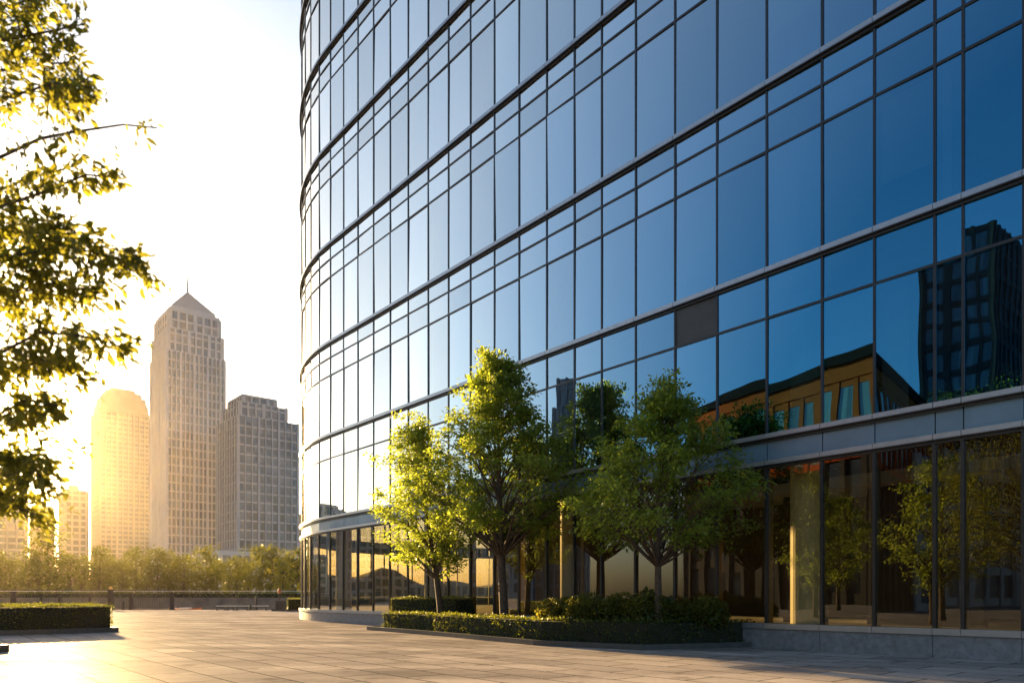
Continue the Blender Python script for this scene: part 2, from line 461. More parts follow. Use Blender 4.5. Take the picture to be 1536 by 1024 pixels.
# ledges in one length per bay, with open joints
for (z0, z1) in LEDGES:
    mb = MB(O)
    pts = path()
    Sset = set(S)
    for a, b_ in zip(pts, pts[1:]):
        ga = 0.006 if a in Sset else 0; gb = 0.006 if b_ in Sset else 0
        strip(mb, a + ga, b_ - gb, 0.012, 0.12, z0 + .015, z1)
    for a, b_ in zip(pts, pts[1:]):
        strip(mb, a, b_, -0.16, 0.010, z0 - .02, z1 + .0)
    mb.build('ledge', M['ledge'], tower)
    mb = MB(O)
    for a, b_ in zip(pts, pts[1:]):
        strip(mb, a, b_, 0.014, 0.116, z0 - .012, z0 + .013); strip(mb, a, b_, 0.014, 0.06, z0 - .07, z0 - .014)
    mb.build('ledge_shade', M['mullion'], tower)  # dark strips paint in the shade under each ledge
for z in TRANSOMS:
    mb = MB(O)
    pts = path()
    for a, b_ in zip(pts, pts[1:]):
        strip(mb, a, b_, -0.12, 0.028, z - .028, z + .028)
    mb.build('transom', M['mullion'], tower)
def upright(s, w, o0, o1, z0, z1, mat):
    n = fnorm(s); t = Vector((-n.y, n.x, 0))
    c = fpt(s)
    mb = MB(O)
    p = []
    for z in (z0, z1):
        for (u, v) in ((-w, o0), (w, o0), (w, o1), (-w, o1)):
            q = c + t * u + n * v; p.append(Vector((q.x, q.y, z)))
    mb.hexa(p)
    return mb.build('mullion', mat, tower)
for s in S:
    upright(s, 0.026, -0.14, 0.03, 5.2, 37.9, M['mullion'])
for s in S:
    upright(s, 0.034, -0.02, 0.06, 0.6, 4.36, M['mullion'])
for s in S:
    if s < 16:
        o = upright(s, 0.024, -0.24, -0.022, 0.6, 4.40, M['lobby_mullion']); o.name = 'inner_fin'  # fins added deep and gold toned to show sunlit mullion edges
# sill and plinth
mb = MB(O); pts = path()
for a, b_ in zip(pts, pts[1:]):
    ga = 0.005 if a in Sset else 0; gb = 0.005 if b_ in Sset else 0
    strip(mb, a + ga, b_ - gb, -0.35, 0.16, 0.47, 0.60)
mb.build('sill', M['ledge'], tower)
mb = MB(O); pl = [s for i, s in enumerate(S) if i % 2 == 0 or s > S0 - 3]
pl_set = set(pl)
for a, b_ in zip(pts, pts[1:]):
    ga = 0.006 if a in pl_set else 0; gb = 0.006 if b_ in pl_set else 0
    strip(mb, a + ga, b_ - gb, -0.30, 0.12, 0.0, 0.462)
mb.build('plinth', M['granite'], tower)
# inside: floors, columns, core, rear walls
DEPTH = 19.0
INN = -OUT0
right_front = fpt(S_MIN); right_back = right_front + INN * DEPTH
arc_end = fpt(S_MAX)
def plate(off, back=None):
    front = [fpt(s, -off) for s in path()]
    return [(p.x, p.y) for p in front] + [(arc_end.x + 8, arc_end.y - 6), (right_back.x, right_back.y)]
def plate_back(off):
    front = [fpt(s, -off) for s in path(S_MIN, S0 - 3)]
    q = front[-1] + INN * 8
    return [(p.x, p.y) for p in front] + [(q.x, q.y), (right_back.x, right_back.y)]
def slab(name, poly, z0, z1, mat):
    mb = MB(O); mb.prism(poly, z0, z1); return mb.build(name, mat, tower)
slab('lobby_floor', plate(0.36), 0.46, 0.55, M['slab'])
slab('gallery_floor', plate_back(6.0), 4.60, 4.95, M['ceiling'])  # set back from the glass to let low sun through to the column
for (z0, z1) in LEDGES[2:]:
    slab('floor_slab', plate(0.20), z0 - .32, z1 - .02, M['ceiling'])
def interior_column(s, off, r, z0, z1):
    p = fpt(s, -off); mb = MB(O)
    mb.tube([(p.x, p.y, z0), (p.x, p.y, z1)], [r, r], 28)
    return mb.build('interior_column', M['column'], tower, smooth=False)
s_col = min((abs(768 + fpt(k * .02, -1.25).x / fpt(k * .02, -1.25).y * F_PX - 1211), k * .02) for k in range(-100, 200))[1]
for k in range(-1, 4):
    s = s_col + 8.4 * k
    interior_column(s, 1.25, 0.40, 0.55, 8.80)
    for (a, b_), (c, d_) in zip(LEDGES[2:-1], LEDGES[3:]):
        interior_column(s, 1.25, 0.40, b_, c - .32)
ca, cb = P_REF + T_DIR * (-6) + INN * 8.5, P_REF + T_DIR * 24 + INN * 8.5
slab('core_wall', [(ca.x, ca.y), (cb.x, cb.y), (cb + INN * .4).to_2d()[:], (ca + INN * .4).to_2d()[:]], 0.55, 37.5, M['core'])
for px, row, lo in ((1275, (5.2, 8.04), 1.0), (1195, (9.25, 12.11), .0), (1045, (9.25, 12.11), .35), (985, (13.79, 16.95), .4), (1355, (9.25, 12.11), .6),
                    (1275, (12.11, 12.99), .5), (840, (18.63, 21.8), .5), (880, (5.2, 8.04), .55), (1423, (9.25, 12.11), .0), (1180, (13.79, 16.95), .7), (725, (13.79, 16.95), .6), (1355, (5.2, 8.04), .0)):
    k = max(i for i in range(len(S)) if S[i] <= s_of_px(px)); a, b_ = S[k], S[k + 1]
    mb = MB(O); zb = row[0] + (row[1] - row[0]) * lo * .6
    if lo < .05: a = a + (b_ - a) * .45
    strip(mb, a + .06, b_ - .06, -.24, -.225, zb, row[1] - .05)
    mb.build('lit_room_patch', M['lit_room_patch'], tower)  # pale sheets added behind panes stand in for lit interiors
# partition screens standing just inside the lobby
for px, w in ((1350, .75), (1275, .8), (1120, .5), (700, .6)):
    s = s_of_px(px)
    p = fpt(s, -2.6)
    a, b_ = p + T_DIR * w, p - T_DIR * w
    mb = MB(O); mb.prism([(a.x, a.y), (b_.x, b_.y), (b_ + INN * .3).to_2d()[:], (a + INN * .3).to_2d()[:]], 0.55, 4.0)
    mb.build('lobby_screen', M['core'], tower)
back = [right_front, right_back, Vector((arc_end.x + 8, arc_end.y - 6, 0)), arc_end]
for a, b_ in zip(back, back[1:]):
    d = (b_ - a).normalized(); n = Vector((-d.y, d.x, 0)) * .15
    mb = MB(O); mb.prism([(a + n).to_2d()[:], (b_ + n).to_2d()[:], (b_ - n).to_2d()[:], (a - n).to_2d()[:]], 0, 38.1)
    mb.build('rear_wall', M['spandrel'], tower)

# --------------------------------------------------------------------------------------- foliage
def unit(v): return v / (np.linalg.norm(v, axis=-1, keepdims=True) + 1e-9)
def leaf_quads(pts, r, size, droop=0.35, outdir=None, wid=0.5, var=0.3):
    n = len(pts)
    d = r.normal(size=(n, 3))
    if outdir is not None: d = d * 0.7 + outdir * 0.9
    d[:, 2] -= droop
    d = unit(d)
    up = unit(r.normal(size=(n, 3)) * 0.6 + np.array([0, 0, 1.0]))
    side = unit(np.cross(d, up))
    nor = np.cross(side, d)
    L = size * (1 + var * r.normal(size=(n, 1))).clip(.4, 1.8)
    W = L * wid * 0.5
    V = np.empty((n, 4, 3))
    V[:, 0] = pts
    V[:, 1] = pts + d * L * .48 + side * W + nor * L * .06
    V[:, 2] = pts + d * L - nor * L * .08
    V[:, 3] = pts + d * L * .48 - side * W + nor * L * .06
    return V
def leaf_hex(pts, r, size, dirs, wid=0.46):
    """six-sided leaf outline for leaves close to the camera"""
    n = len(pts)
    d = unit(dirs + r.normal(size=(n, 3)) * 0.45)
    up = unit(r.normal(size=(n, 3)) * 0.7 + np.array([0, 0, 1.0]))
    side = unit(np.cross(d, up)); nor = np.cross(side, d)
    L = size * (1 + .28 * r.normal(size=(n, 1))).clip(.45, 1.7); W = L * wid * .5
    V = np.empty((n, 6, 3))
    V[:, 0] = pts
    V[:, 1] = pts + d * L * .3 + side * W * .85 + nor * L * .05
    V[:, 2] = pts + d * L * .62 + side * W * .8 + nor * L * .03
    V[:, 3] = pts + d * L - nor * L * .1
    V[:, 4] = pts + d * L * .62 - side * W * .8 + nor * L * .03
    V[:, 5] = pts + d * L * .3 - side * W * .85 + nor * L * .05
    return V

def grow_tree(root, seed, height, base, rmax, trunk_r, nclus, leaves_per, leaf, mat, lean=(0, 0), peak=.35, gaps=.0,
              spread=.31, clip_plane=True, keep=None, profile=None):
    """trunk and limbs reaching to uneven leaf clusters; root's own position is the foot of the trunk"""
    R = random.Random(seed); r = np.random.default_rng(seed)
    wood = MB()
    H = height
    def axis(t):        # trunk line
        return Vector((lean[0] * t ** 1.5 + .06 * math.sin(t * 5 + seed), lean[1] * t ** 1.5 + .06 * math.cos(t * 4 + seed), H * t))
    top = .9
    ts = [0, .04, .12, .25, .4, .55, .7, .82, top]
    wood.tube([axis(t) for t in ts], [trunk_r * (1.35 if t == 0 else (1.0 - .93 * (t / top)) + .04) for t in ts], 8)
    allp, alld = [], []
    crown_h = H - base
    for i in range(nclus):
        u = (i + R.random()) / nclus
        if profile: rr = profile(u)
        else: rr = math.sin(math.pi * min(1, (u / peak) * .5 if u < peak else .5 + .5 * (u - peak) / (1 - peak))) ** .8 * rmax
        a = i * 2.39996 + R.uniform(-.5, .5)
        q = math.sqrt(R.uniform(.12, 1.0)) * R.uniform(.85, 1.1)
        zc = base + u * crown_h * .97
        ax = axis(min(top, zc / H))
        c = Vector((ax.x + math.cos(a) * rr * q, ax.y + math.sin(a) * rr * q, zc))
        if R.random() < gaps: continue
        reach = (c - Vector((ax.x, ax.y, c.z))).length
        t0 = max(base / H * .75, (zc - reach * R.uniform(.6, 1.0) - .15) / H)
        t0 = min(t0, top - .02)
        s = axis(t0)
        mid = s.lerp(c, .5) + Vector((R.uniform(-.12, .12), R.uniform(-.12, .12), .12 * reach - .05))
        rad0 = trunk_r * (1 - .93 * t0 / top) * .45 + .006
        wood.tube([s, s.lerp(mid, .5) + Vector((0, 0, -.03)), mid, c], [rad0, rad0 * .7, rad0 * .45, .006], 5, cap=False)
        out = (c - ax); out.z *= .4
        outn = np.array(out.normalized()) if out.length > .01 else np.array([0, 0, 1.0])
        sub = R.randint(4, 6)
        for k in range(sub):
            e = c + Vector((R.gauss(0, spread * .9), R.gauss(0, spread * .9), R.gauss(0, spread * .55)))
            m2 = mid.lerp(e, .5) + Vector((0, 0, .06))
            wood.tube([mid, m2, e], [.009, .006, .003], 3, cap=False)
            n = int(leaves_per / sub * R.uniform(.55, 1.4))
            tt = r.random((n, 1)) ** .7
            P = np.array(mid) * (1 - tt) + np.array(e) * tt
            P = np.where(r.random((n, 1)) < .78, np.array(e) + r.normal(size=(n, 3)) * np.array([spread * .42, spread * .42, spread * .28]), P + r.normal(size=(n, 3)) * .07)
            allp.append(P); alld.append(np.repeat(outn[None], n, 0))
    P = np.concatenate(allp); D = np.concatenate(alld)
    V = leaf_quads(P, r, leaf, .3, D)
    if clip_plane:      # leaves cannot stand inside the facade
        loc = np.array(root.location)
        dist = ((V + loc - np.array(P_REF)) @ np.array(OUT0)).min(axis=1)
        V = V[dist > .22]
    return wood.build('trunk', M['bark'], root, smooth=True), quads_object('crown', V, mat, root)

# the three plaza trees
t = thing('plaza_tree', 'tallest green tree in the planting bed, standing between two smaller ones before the glass', 'tree', (-0.22, 22.4, 0.1))
def prof_mid(u): return [1.7, 2.55, 2.9, 2.8, 2.55, 2.2, 1.75, 1.3, .85, .45, .12][min(10, int(u * 10.99))]
grow_tree(t, 3, 8.5, 3.1, 2.1, .15, 116, 300, .115, M['leaf_tree'], (-.35, -.15), profile=prof_mid)
t = thing('plaza_tree', 'slim leaning tree with the smallest crown, left of the tallest tree in the bed', 'tree', (-2.48, 25.2, 0.1))
def prof_left(u): return [1.1, 1.6, 1.75, 1.7, 1.55, 1.4, 1.2, .98, .7, .45, .15][min(10, int(u * 10.99))]
grow_tree(t, 8, 7.25, 2.3, 1.6, .12, 66, 265, .115, M['leaf_tree'], (-1.0, .1), profile=prof_left)
t = thing('plaza_tree', 'broad rounded tree at the right end of the bed, among the round shrubs', 'tree', (3.55, 18.0, 0.1))
def prof_right(u): return [1.6, 2.2, 2.45, 2.4, 2.15, 1.85, 1.5, 1.15, .8, .45, .15][min(10, int(u * 10.99))]
grow_tree(t, 21, 6.25, 2.5, 2.1, .11, 84, 265, .105, M['leaf_tree'], (.3, 0), profile=prof_right)

# clipped hedges: a core and a skin of leaves
def hedge(name, label, cat, poly, z0, z1, leaf=.055, dens=420, mat='leaf_hedge', group=None, seed=1, rough=.03, parent_kind=None):
    if area2(poly) < 0: poly = poly[::-1]
    c = sum((Vector((p[0], p[1], 0)) for p in poly), Vector()) / len(poly)
    root = thing(name, label, cat, (c.x, c.y, z0), 0, group)
    r = np.random.default_rng(seed)
    mb = MB((c.x, c.y, z0))
    shr = [((p[0] - c.x) , (p[1] - c.y)) for p in poly]
    # inset core
    n = len(poly); ins = []
    for i in range(n):
        a, p, b_ = Vector(poly[i - 1]), Vector(poly[i]), Vector(poly[(i + 1) % n])
        d1, d2 = (p - a).normalized(), (b_ - p).normalized()
        n1, n2 = Vector((-d1.y, d1.x)), Vector((-d2.y, d2.x))
        k = (n1 + n2); k = k / max(.3, k.dot(n1))
        ins.append((p + k * .05)[:])
    mb.prism(ins, z0, z1 - .05)
    mb.build('stems', M['hedge_core'], root)
    allP, allD = [], []
    for i in range(n):
        a, b_ = np.array(poly[i]), np.array(poly[(i + 1) % n])
        L = np.linalg.norm(b_ - a); cnt = int(L * (z1 - z0) * dens)
        u = r.random((cnt, 1)); z = z0 + r.random(cnt) * (z1 - z0)
        nr = np.array([(b_ - a)[1], -(b_ - a)[0]]) / max(L, 1e-6)
        wob = rough * (np.sin(u[:, 0] * L * 5 + seed) + np.sin(z * 9 + u[:, 0] * L * 2.3)) 
        xy = a + (b_ - a) * u + nr * (wob + r.normal(size=cnt) * .018 - .02)[:, None]
        allP.append(np.column_stack([xy, z])); allD.append(np.repeat(np.array([[nr[0], nr[1], .25]]), cnt, 0))
    xs = [p[0] for p in poly]; ys = [p[1] for p in poly]
    A = abs(area2(poly)) / 2; bb = (max(xs) - min(xs)) * (max(ys) - min(ys))
    cnt = int(bb * dens)
    X = r.uniform(min(xs), max(xs), cnt); Yv = r.uniform(min(ys), max(ys), cnt)
    inside = np.zeros(cnt, bool); j = n - 1
    for i in range(n):
        cond = ((poly[i][1] > Yv) != (poly[j][1] > Yv)) & (X < (poly[j][0] - poly[i][0]) * (Yv - poly[i][1]) / (poly[j][1] - poly[i][1] + 1e-12) + poly[i][0])
        inside ^= cond; j = i
    X, Yv = X[inside], Yv[inside]
    Z = z1 + rough * (np.sin(X * 4 + seed) + np.cos(Yv * 5)) * .6 + r.normal(size=len(X)) * .022 - .02
    allP.append(np.column_stack([X, Yv, Z])); allD.append(np.repeat(np.array([[0, 0, 1.0]]), len(X), 0))
    P = np.concatenate(allP) - np.array([c.x, c.y, z0]); D = np.concatenate(allD)
    V = leaf_quads(P, r, leaf, -.05, D * 1.1, .6)
    quads_object('leaves', V, M[mat], root)
    return root

def lift(pts): return [(p.x, p.y) for p in pts]
# the bed along the facade: kerb, soil, hedges, shrubs
A_, B_, C_, D_, E_ = (gnd(550, 944), gnd(644, 952), gnd(800, 967), gnd(961, 974.5), gnd(1137, 970))
wallpt = lambda s: fpt(s, .16)
sE = (E_ - P_REF).dot(T_DIR); sA = (A_ - P_REF).dot(T_DIR)
bed_poly = lift([A_, B_, C_, D_, wallpt(sE + .1), wallpt(sA + 1.0)])
bed = thing('planting_bed', 'long dark kerbed planting bed at the foot of the glass facade', 'planting bed', (A_.x, A_.y, 0))
mb = MB(A_)
outer = [A_, B_, C_, D_, wallpt(sE + .1)]
cen = Vector((.5, 22.5, 0))
def inset(p, k=.16): return p + (fpt((p - P_REF).dot(T_DIR), .2) - p).normalized() * k
inn = [inset(p) for p in outer]
inn[-1] = outer[-1] + T_DIR * .3
back0 = wallpt(sA + 1.0)
ring = [back0] + outer
ringi = [back0 - T_DIR * .2] + inn
for (a, b_, c, d) in zip(ring, ring[1:], ringi, ringi[1:]):
    mb.hexa([(a.x, a.y, 0), (b_.x, b_.y, 0), (d.x, d.y, 0), (c.x, c.y, 0), (a.x, a.y, .13), (b_.x, b_.y, .13), (d.x, d.y, .13), (c.x, c.y, .13)])
mb.build('kerb', M['kerb'], bed)
mb = MB(A_); mb.prism([(p.x, p.y) for p in ringi], 0.0, .10); mb.build('soil', M['soil'], bed)

def along(pts, off0, off1):
    """ribbon of ground between two insets from the kerb line towards the wall"""
    f = [inset(p, off0) for p in pts]; b_ = [inset(p, off1) for p in pts]
    return lift(f + b_[::-1])
def lerp_pts(a, b_, u): return a.lerp(b_, u)
hA = A_.lerp(B_, .10)
hedge('clipped_hedge', 'short low clipped hedge at the far left end of the facade bed', 'hedge', along([hA, A_.lerp(B_, 1.02)], .42, 1.35), .1, .66, seed=2, group='clipped hedges')
hedge('clipped_hedge', 'longest low clipped hedge running along the front kerb of the facade bed', 'hedge',
      along([B_.lerp(C_, -.02), B_.lerp(C_, .5), C_, D_, D_.lerp(E_, .72)], .22, 1.15), .1, .66, seed=3, group='clipped hedges')
p0 = ray(585, 918, 28.2); p1 = ray(683, 918, 25.9)
hedge('clipped_hedge', 'square topped hedge against the glass behind the slim leaning tree', 'hedge',
      lift([p0, p1, p1 - OUT0 * .9, p0 - OUT0 * .9]), .1, 1.2, seed=4, group='clipped hedges')

def shrub(label, pos, rx, ry, h, seed, group='round shrubs'):
    root = thing('round_shrub', label, 'shrub', pos, 0, group)
    r = np.random.default_rng(seed); R = random.Random(seed)
    wood = MB()
    lumps = []
    for k in range(11):
        a = R.uniform(0, 6.28); q = math.sqrt(R.random()) * .65
        c = Vector((math.cos(a) * rx * q, math.sin(a) * ry * q, h * R.uniform(.35, .72)))
        lumps.append((c, min(rx, ry) * R.uniform(.38, .55)))
        wood.tube([(0, 0, -.02), Vector((c.x * .4, c.y * .4, c.z * .5)), c], [.02, .014, .006], 5)
    Ps, Ds = [], []
    for c, q in lumps:
        n = 650
        d = unit(r.normal(size=(n, 3))); rr = q * (1 - .3 * r.random((n, 1)) ** 2) * np.array([1, 1, .8])
        Ps.append(np.array(c) + d * rr); Ds.append(d)
    P = np.concatenate(Ps); D = np.concatenate(Ds)
    k = P[:, 2] > .02
    P, D = P[k], D[k]
    loc = np.array(root.location)
    k = ((P + loc - np.array(P_REF)) @ np.array(OUT0)) > .25
    V = leaf_quads(P[k], r, .085, 0, D, .6)
    wood.build('stems', M['bark'], root)
    quads_object('leaves', V, M['leaf_shrub'], root)
for lab, px, Y, rx, h, sd in (('round loose shrub nearest the tallest tree, its top leaves lit gold', 848, 19.9, .85, 1.25, 1),
                              ('largest round shrub left of the broad tree trunk', 905, 19.0, 1.0, 1.42, 2),
                              ('round dark shrub right beside the broad tree trunk', 975, 18.5, .95, 1.40, 3),
                              ('low round dark shrub at the right end of the bed', 1040, 18.2, .85, 1.15, 4)):
    p = ray(px, 930, Y)
    shrub(lab, (p.x, p.y, .1), rx, .8, h, sd)

# left hedge bed and the nearer one at the frame edge
k0, k1 = gnd(178, 947), gnd(-60, 955)
def kerbed_hedge(a, b_, depth, z1, hl, hn, kl, seed, inset_end=.3):
    d = (b_ - a).normalized(); n = Vector((d.y, -d.x, 0))
    if n.y < 0: n = -n
    kb = thing('planting_bed', kl, 'planting bed', (a.x, a.y, 0))
    mb = MB(a); mb.prism(lift([a, b_, b_ + n * depth, a + n * depth]), 0, .16); mb.build('kerb', M['kerb'], kb)
    i0, i1 = a + d * inset_end + n * .25, b_ - d * .2 + n * .25
    mb = MB(a); mb.prism(lift([a + d * .15 + n * .15, b_ - d * .1 + n * .15, b_ - d * .1 + n * (depth - .15), a + d * .15 + n * (depth - .15)]), .1, .164)
    mb.build('soil', M['soil'], kb)
    hedge('clipped_hedge', hl, 'hedge', lift([i0, i1, i1 + n * (depth - .6), i0 + n * (depth - .6)]), .164, z1, seed=seed, dens=330, leaf=.07, group='clipped hedges')
kerbed_hedge(k0, k1, 3.4, .93, 'thick clipped hedge with a sunlit top on the left side of the plaza', 'hedge', 'dark kerbed bed holding the thick hedge on the left side of the plaza', 7, .12)
a = gnd(-66, 985); b_ = gnd(-460, 985)
kerbed_hedge(a, b_, 1.6, .75, 'hedge just entering the frame at the lower left edge, nearest the camera', 'hedge', 'kerbed bed barely showing at the lower left edge of the frame', 8, .2)
a = gnd(407, 916); b_ = a + Vector((8, -.6, 0))
kerbed_hedge(a, b_, 3.0, 1.05, 'small dark hedge beside the far curved end of the glass tower', 'hedge', 'dark kerbed bed at the far curved end of the glass tower', 9, 1.3)

# foreground tree at the left: boughs hanging into the picture
fg = thing('overhanging_tree', 'leafy tree close by on the left, its boughs hanging into the picture', 'tree', (-6.3, 6.6, 0))
loc = Vector(fg.location)
r = np.random.default_rng(77); R = random.Random(77)
wood = MB(loc)
wood.tube([(-6.3, 6.6, 0), (-6.3, 6.6, .3), (-6.25, 6.55, 1.5), (-6.35, 6.6, 3.2), (-6.2, 6.5, 5.2), (-6.3, 6.6, 7.2), (-6.2, 6.7, 9.0)], [.26, .2, .17, .15, .11, .07, .02], 12)
boughs = [  # path in the picture, distance, leaves, spread, start height on the trunk
    ([(-60, 75), (0, 62), (70, 48), (128, 36)], 6.1, 110, .15, 5.2),
    ([(-60, 20), (20, 8), (70, -10)], 6.4, 120, .2, 5.8),
    ([(-60, 160), (0, 150), (80, 125), (138, 132)], 5.8, 210, .17, 4.8),
    ([(-60, 110), (10, 105), (60, 95), (110, 95)], 6.5, 150, .17, 5.4),
    ([(-60, 262), (0, 236), (60, 208), (110, 198), (185, 187), (236, 192)], 5.9, 40, .06, 4.2),
    ([(-60, 330), (0, 310), (60, 290), (130, 262), (188, 268)], 6.0, 150, .10, 3.8),
    ([(-60, 290), (0, 285), (50, 265), (110, 250)], 6.6, 70, .10, 4.2),
    ([(-60, 420), (0, 390), (90, 368), (170, 385), (240, 407)], 5.9, 330, .17, 3.2),
    ([(-60, 470), (0, 440), (80, 425), (150, 440)], 6.4, 330, .22, 3.0),
    ([(-60, 400), (0, 350), (60, 340), (120, 350)], 6.6, 240, .18, 3.6),
    ([(-60, 560), (0, 530), (60, 498), (130, 505), (198, 524)], 5.8, 260, .17, 2.6),
    ([(-60, 590), (0, 560), (70, 540), (130, 570)], 6.5, 230, .20, 2.6),
    ([(-60, 660), (0, 620), (40, 600), (95, 610)], 6.2, 190, .19, 2.2),
    ([(-60, 700), (0, 690), (40, 690), (78, 735)], 5.9, 230, .19, 2.0),
    ([(-80, 740), (-20, 735), (20, 750), (40, 775)], 6.3, 170, .18, 1.8),
]
Ps, Ds = [], []
for path_px, Y, n, sp, zt in boughs:
    pts = [Vector((-6.3, 6.6, zt))] + [ray(x, y, Y + .25 * math.sin(i * 1.7)) for i, (x, y) in enumerate(path_px)]
    rr = [.019 * (1 - i / len(pts)) ** 1.3 + .004 for i in range(len(pts))]
    wood.tube(pts, rr, 6)
    seg = pts[1:]
    lens = [(b - a).length for a, b in zip(seg, seg[1:])]; tot = sum(lens)
    ncl = max(5, n // 9)
    for k in range(ncl):
        w = (k + R.random()) / ncl
        w = w ** .85 * tot * .95
        taper = 1.15 - .7 * w / tot
        for a, b, l in zip(seg, seg[1:], lens):
            if w <= l: break
            w -= l
        p = a.lerp(b, min(1, w / l))
        tw = p + Vector((R.gauss(.03, sp * 1.1), R.gauss(0, sp * 1.4), R.gauss(-.03, sp * .95))) * taper
        wood.tube([p, p.lerp(tw, .5) + Vector((0, 0, .02)), tw], [.006, .004, .002], 4, cap=False)
        c = max(6, int(3.5 * n / ncl * R.uniform(.6, 1.5)))
        q = r.random((c, 1))
        Ps.append(np.array(p) * (1 - q) + np.array(tw) * q + r.normal(size=(c, 3)) * .055)
        dd = (tw - p).normalized() if (tw - p).length > .01 else Vector((0, 0, -1))
        Ds.append(np.repeat(np.array([[dd.x * .6 + .25, dd.y * .6, dd.z * .5 - .35]]), c, 0))
# the rest of the crown, left of the frame
for k in range(330):
    a = R.uniform(0, 6.28); q = math.sqrt(R.random()) * 2.3
    c = Vector((-6.9 + math.cos(a) * q, 6.8 + math.sin(a) * q, R.uniform(2.6, 9.4)))
    if 768 + c.x / max(c.y, 1) * F_PX > -30: continue
    wood.tube([(-6.3, 6.6, max(2, c.z - .8)), Vector((-6.3, 6.6, c.z - .4)).lerp(c, .5), c], [.016, .01, .004], 4, cap=False)
    Ps.append(np.array(c) + r.normal(size=(70, 3)) * .24); Ds.append(np.repeat(np.array([[.1, 0, -.4]]), 70, 0))
P = np.concatenate(Ps) - np.array(loc)
V = leaf_hex(P, r, .076, np.concatenate(Ds))
wood.build('trunk', M['bark'], fg, smooth=True)
quads_object('crown', V, M['leaf_near'], fg, 6)

# --------------------------------------------------------------------------------------- riverside: railing, bank, trees
rl = thing('quay_railing', 'dark metal railing with stone piers along the water edge of the plaza', 'railing', (-50, QUAY - .6, 0))
yb = QUAY - .6
O2 = (-50, yb, 0)
xr = lambda px: (px - 768) / F_PX * yb
x_end = xr(258)
for (zz, hh) in ((1.80, .07), (1.45, .06), (.25, .05)):
    mb = MB(O2); mb.box(-120, yb - .04, zz, x_end, yb + .04, zz + hh); mb.build('rail', M['railing'], rl)
mb = MB(O2)
x = -76.0
while x < x_end:
    mb.box(x - .012, yb - .012, .28, x + .012, yb + .012, 1.45); x += .22
o = mb.build('baluster', M['railing'], rl); o['kind'] = 'stuff'
for px, w, h in ((20, .38, 1.72), (62, .14, 1.5), (90, .2, 1.5), (135, .18, 1.5), (166, .40, 1.9), (197, .28, 1.55), (258, .30, 1.6), (-60, .38, 1.72), (-140, .38, 1.72)):
    xx = xr(px); mb = MB(O2)
    w2 = w / 2
    poly = lambda k: [(xx - w2 * k, yb - w2 * k), (xx + w2 * k, yb - w2 * k), (xx + w2 * k, yb + w2 * k), (xx - w2 * k, yb + w2 * k)]
    mb.prism(poly(1.25), 0, .18); mb.prism(poly(1.0), .18, h - .1, poly(.86)); mb.prism(poly(1.15), h - .1, h)
    p = mb.build('pier', M['pier'], rl)
    if px == 166:
        mb = MB(O2)
        mb.tube([(xx, yb, h), (xx, yb, h + .06), (xx, yb, h + .2), (xx, yb, h + .3)], [.1, .17, .15, .02], 12)
        mb.build('cap_ball', M['sunlit_gold'], p)
# things standing at the quay edge
for i, (px0, px1, lab) in enumerate(((325, 339, 'shortest white bench at the quay edge, left of the other white benches'),
                                     (341, 352, 'white bench second from the left at the quay edge'),
                                     (354, 373, 'longest white bench at the quay edge'),
                                     (379, 402, 'pale bench at the quay edge right of the thin brown post'))):
    Yq = 66.5
    x0, x1 = (px0 - 768) / F_PX * Yq, (px1 - 768) / F_PX * Yq
    b_ = thing('quay_bench', lab, 'bench', ((x0 + x1) / 2, Yq, 0), 0, 'white benches at the quay')
    w = (x1 - x0) / 2
    mb = MB(); mb.box(-w, -.22, .36, w, .22, .42); mb.build('seat', M['white_paint'], b_)
    mb = MB(); mb.box(-w + .02, -.18, .30, w - .02, .18, .355); mb.build('seat_rail', M['railing'], b_)
    for sx in (-w * .8, w * .8):
        mb = MB(); mb.box(sx - .04, -.2, 0, sx + .04, .2, .36); mb.build('leg', M['railing'], b_)
for px, h, lab in ((384.5, 1.15, 'thin brown bollard post between the white benches at the quay'),
                   (375.5, .5, 'short brown post beside the longest white bench'),
                   (185, .75, 'short dark post before the railing near the capped pier')):
    Yq = 67.5; xx = (px - 768) / F_PX * Yq
    b_ = thing('quay_post', lab, 'post', (xx, Yq, 0), 0)
    mb = MB(); mb.tube([(0, 0, 0), (0, 0, .08), (0, 0, .09), (0, 0, h - .1), (0, 0, h)], [.16, .16, .1, .085, .085], 10); mb.build('shaft', M['pier'], b_)
    mb = MB(); mb.tube([(0, 0, h), (0, 0, h + .06), (0, 0, h + .12)], [.1, .1, .02], 10); mb.build('cap', M['railing'], b_)
Yq = 62.0
cb_ = thing('utility_cabinet', 'dark utility cabinet beside the small hedge near the tower end', 'cabinet', ((421 - 768) / F_PX * Yq, Yq, 0))
mb = MB(); mb.box(-.36, -.25, .06, .36, .25, .82); mb.build('body', M['kerb'], cb_)
mb = MB(); mb.box(-.4, -.29, .82, .4, .29, .88); mb.build('lid', M['railing'], cb_)
mb = MB(); mb.box(-.3, -.265, .14, -.02, -.25, .76); mb.build('door', M['railing'], cb_)
mb = MB(); mb.box(.02, -.265, .14, .3, -.25, .76); mb.build('door', M['railing'], cb_)
mb = MB(); mb.box(-.38, -.27, 0, .38, .27, .06); mb.build('base', M['granite'], cb_)
Yq = 64.0
lp = thing('lamp_post', 'slim low lamp post with an orange head behind the dark cabinet', 'lamp post', ((419 - 768) / F_PX * Yq, Yq, 0))
mb = MB(); mb.tube([(0, 0, 0), (0, 0, .1), (0, 0, .12), (0, 0, 1.5)], [.12, .12, .06, .05], 10); mb.build('pole', M['railing'], lp)
mb = MB(); mb.tube([(0, 0, 1.5), (0, 0, 1.55), (0, 0, 1.85), (0, 0, 1.95)], [.07, .16, .13, .03], 10); mb.build('lamp_head', M['orange_paint'], lp)

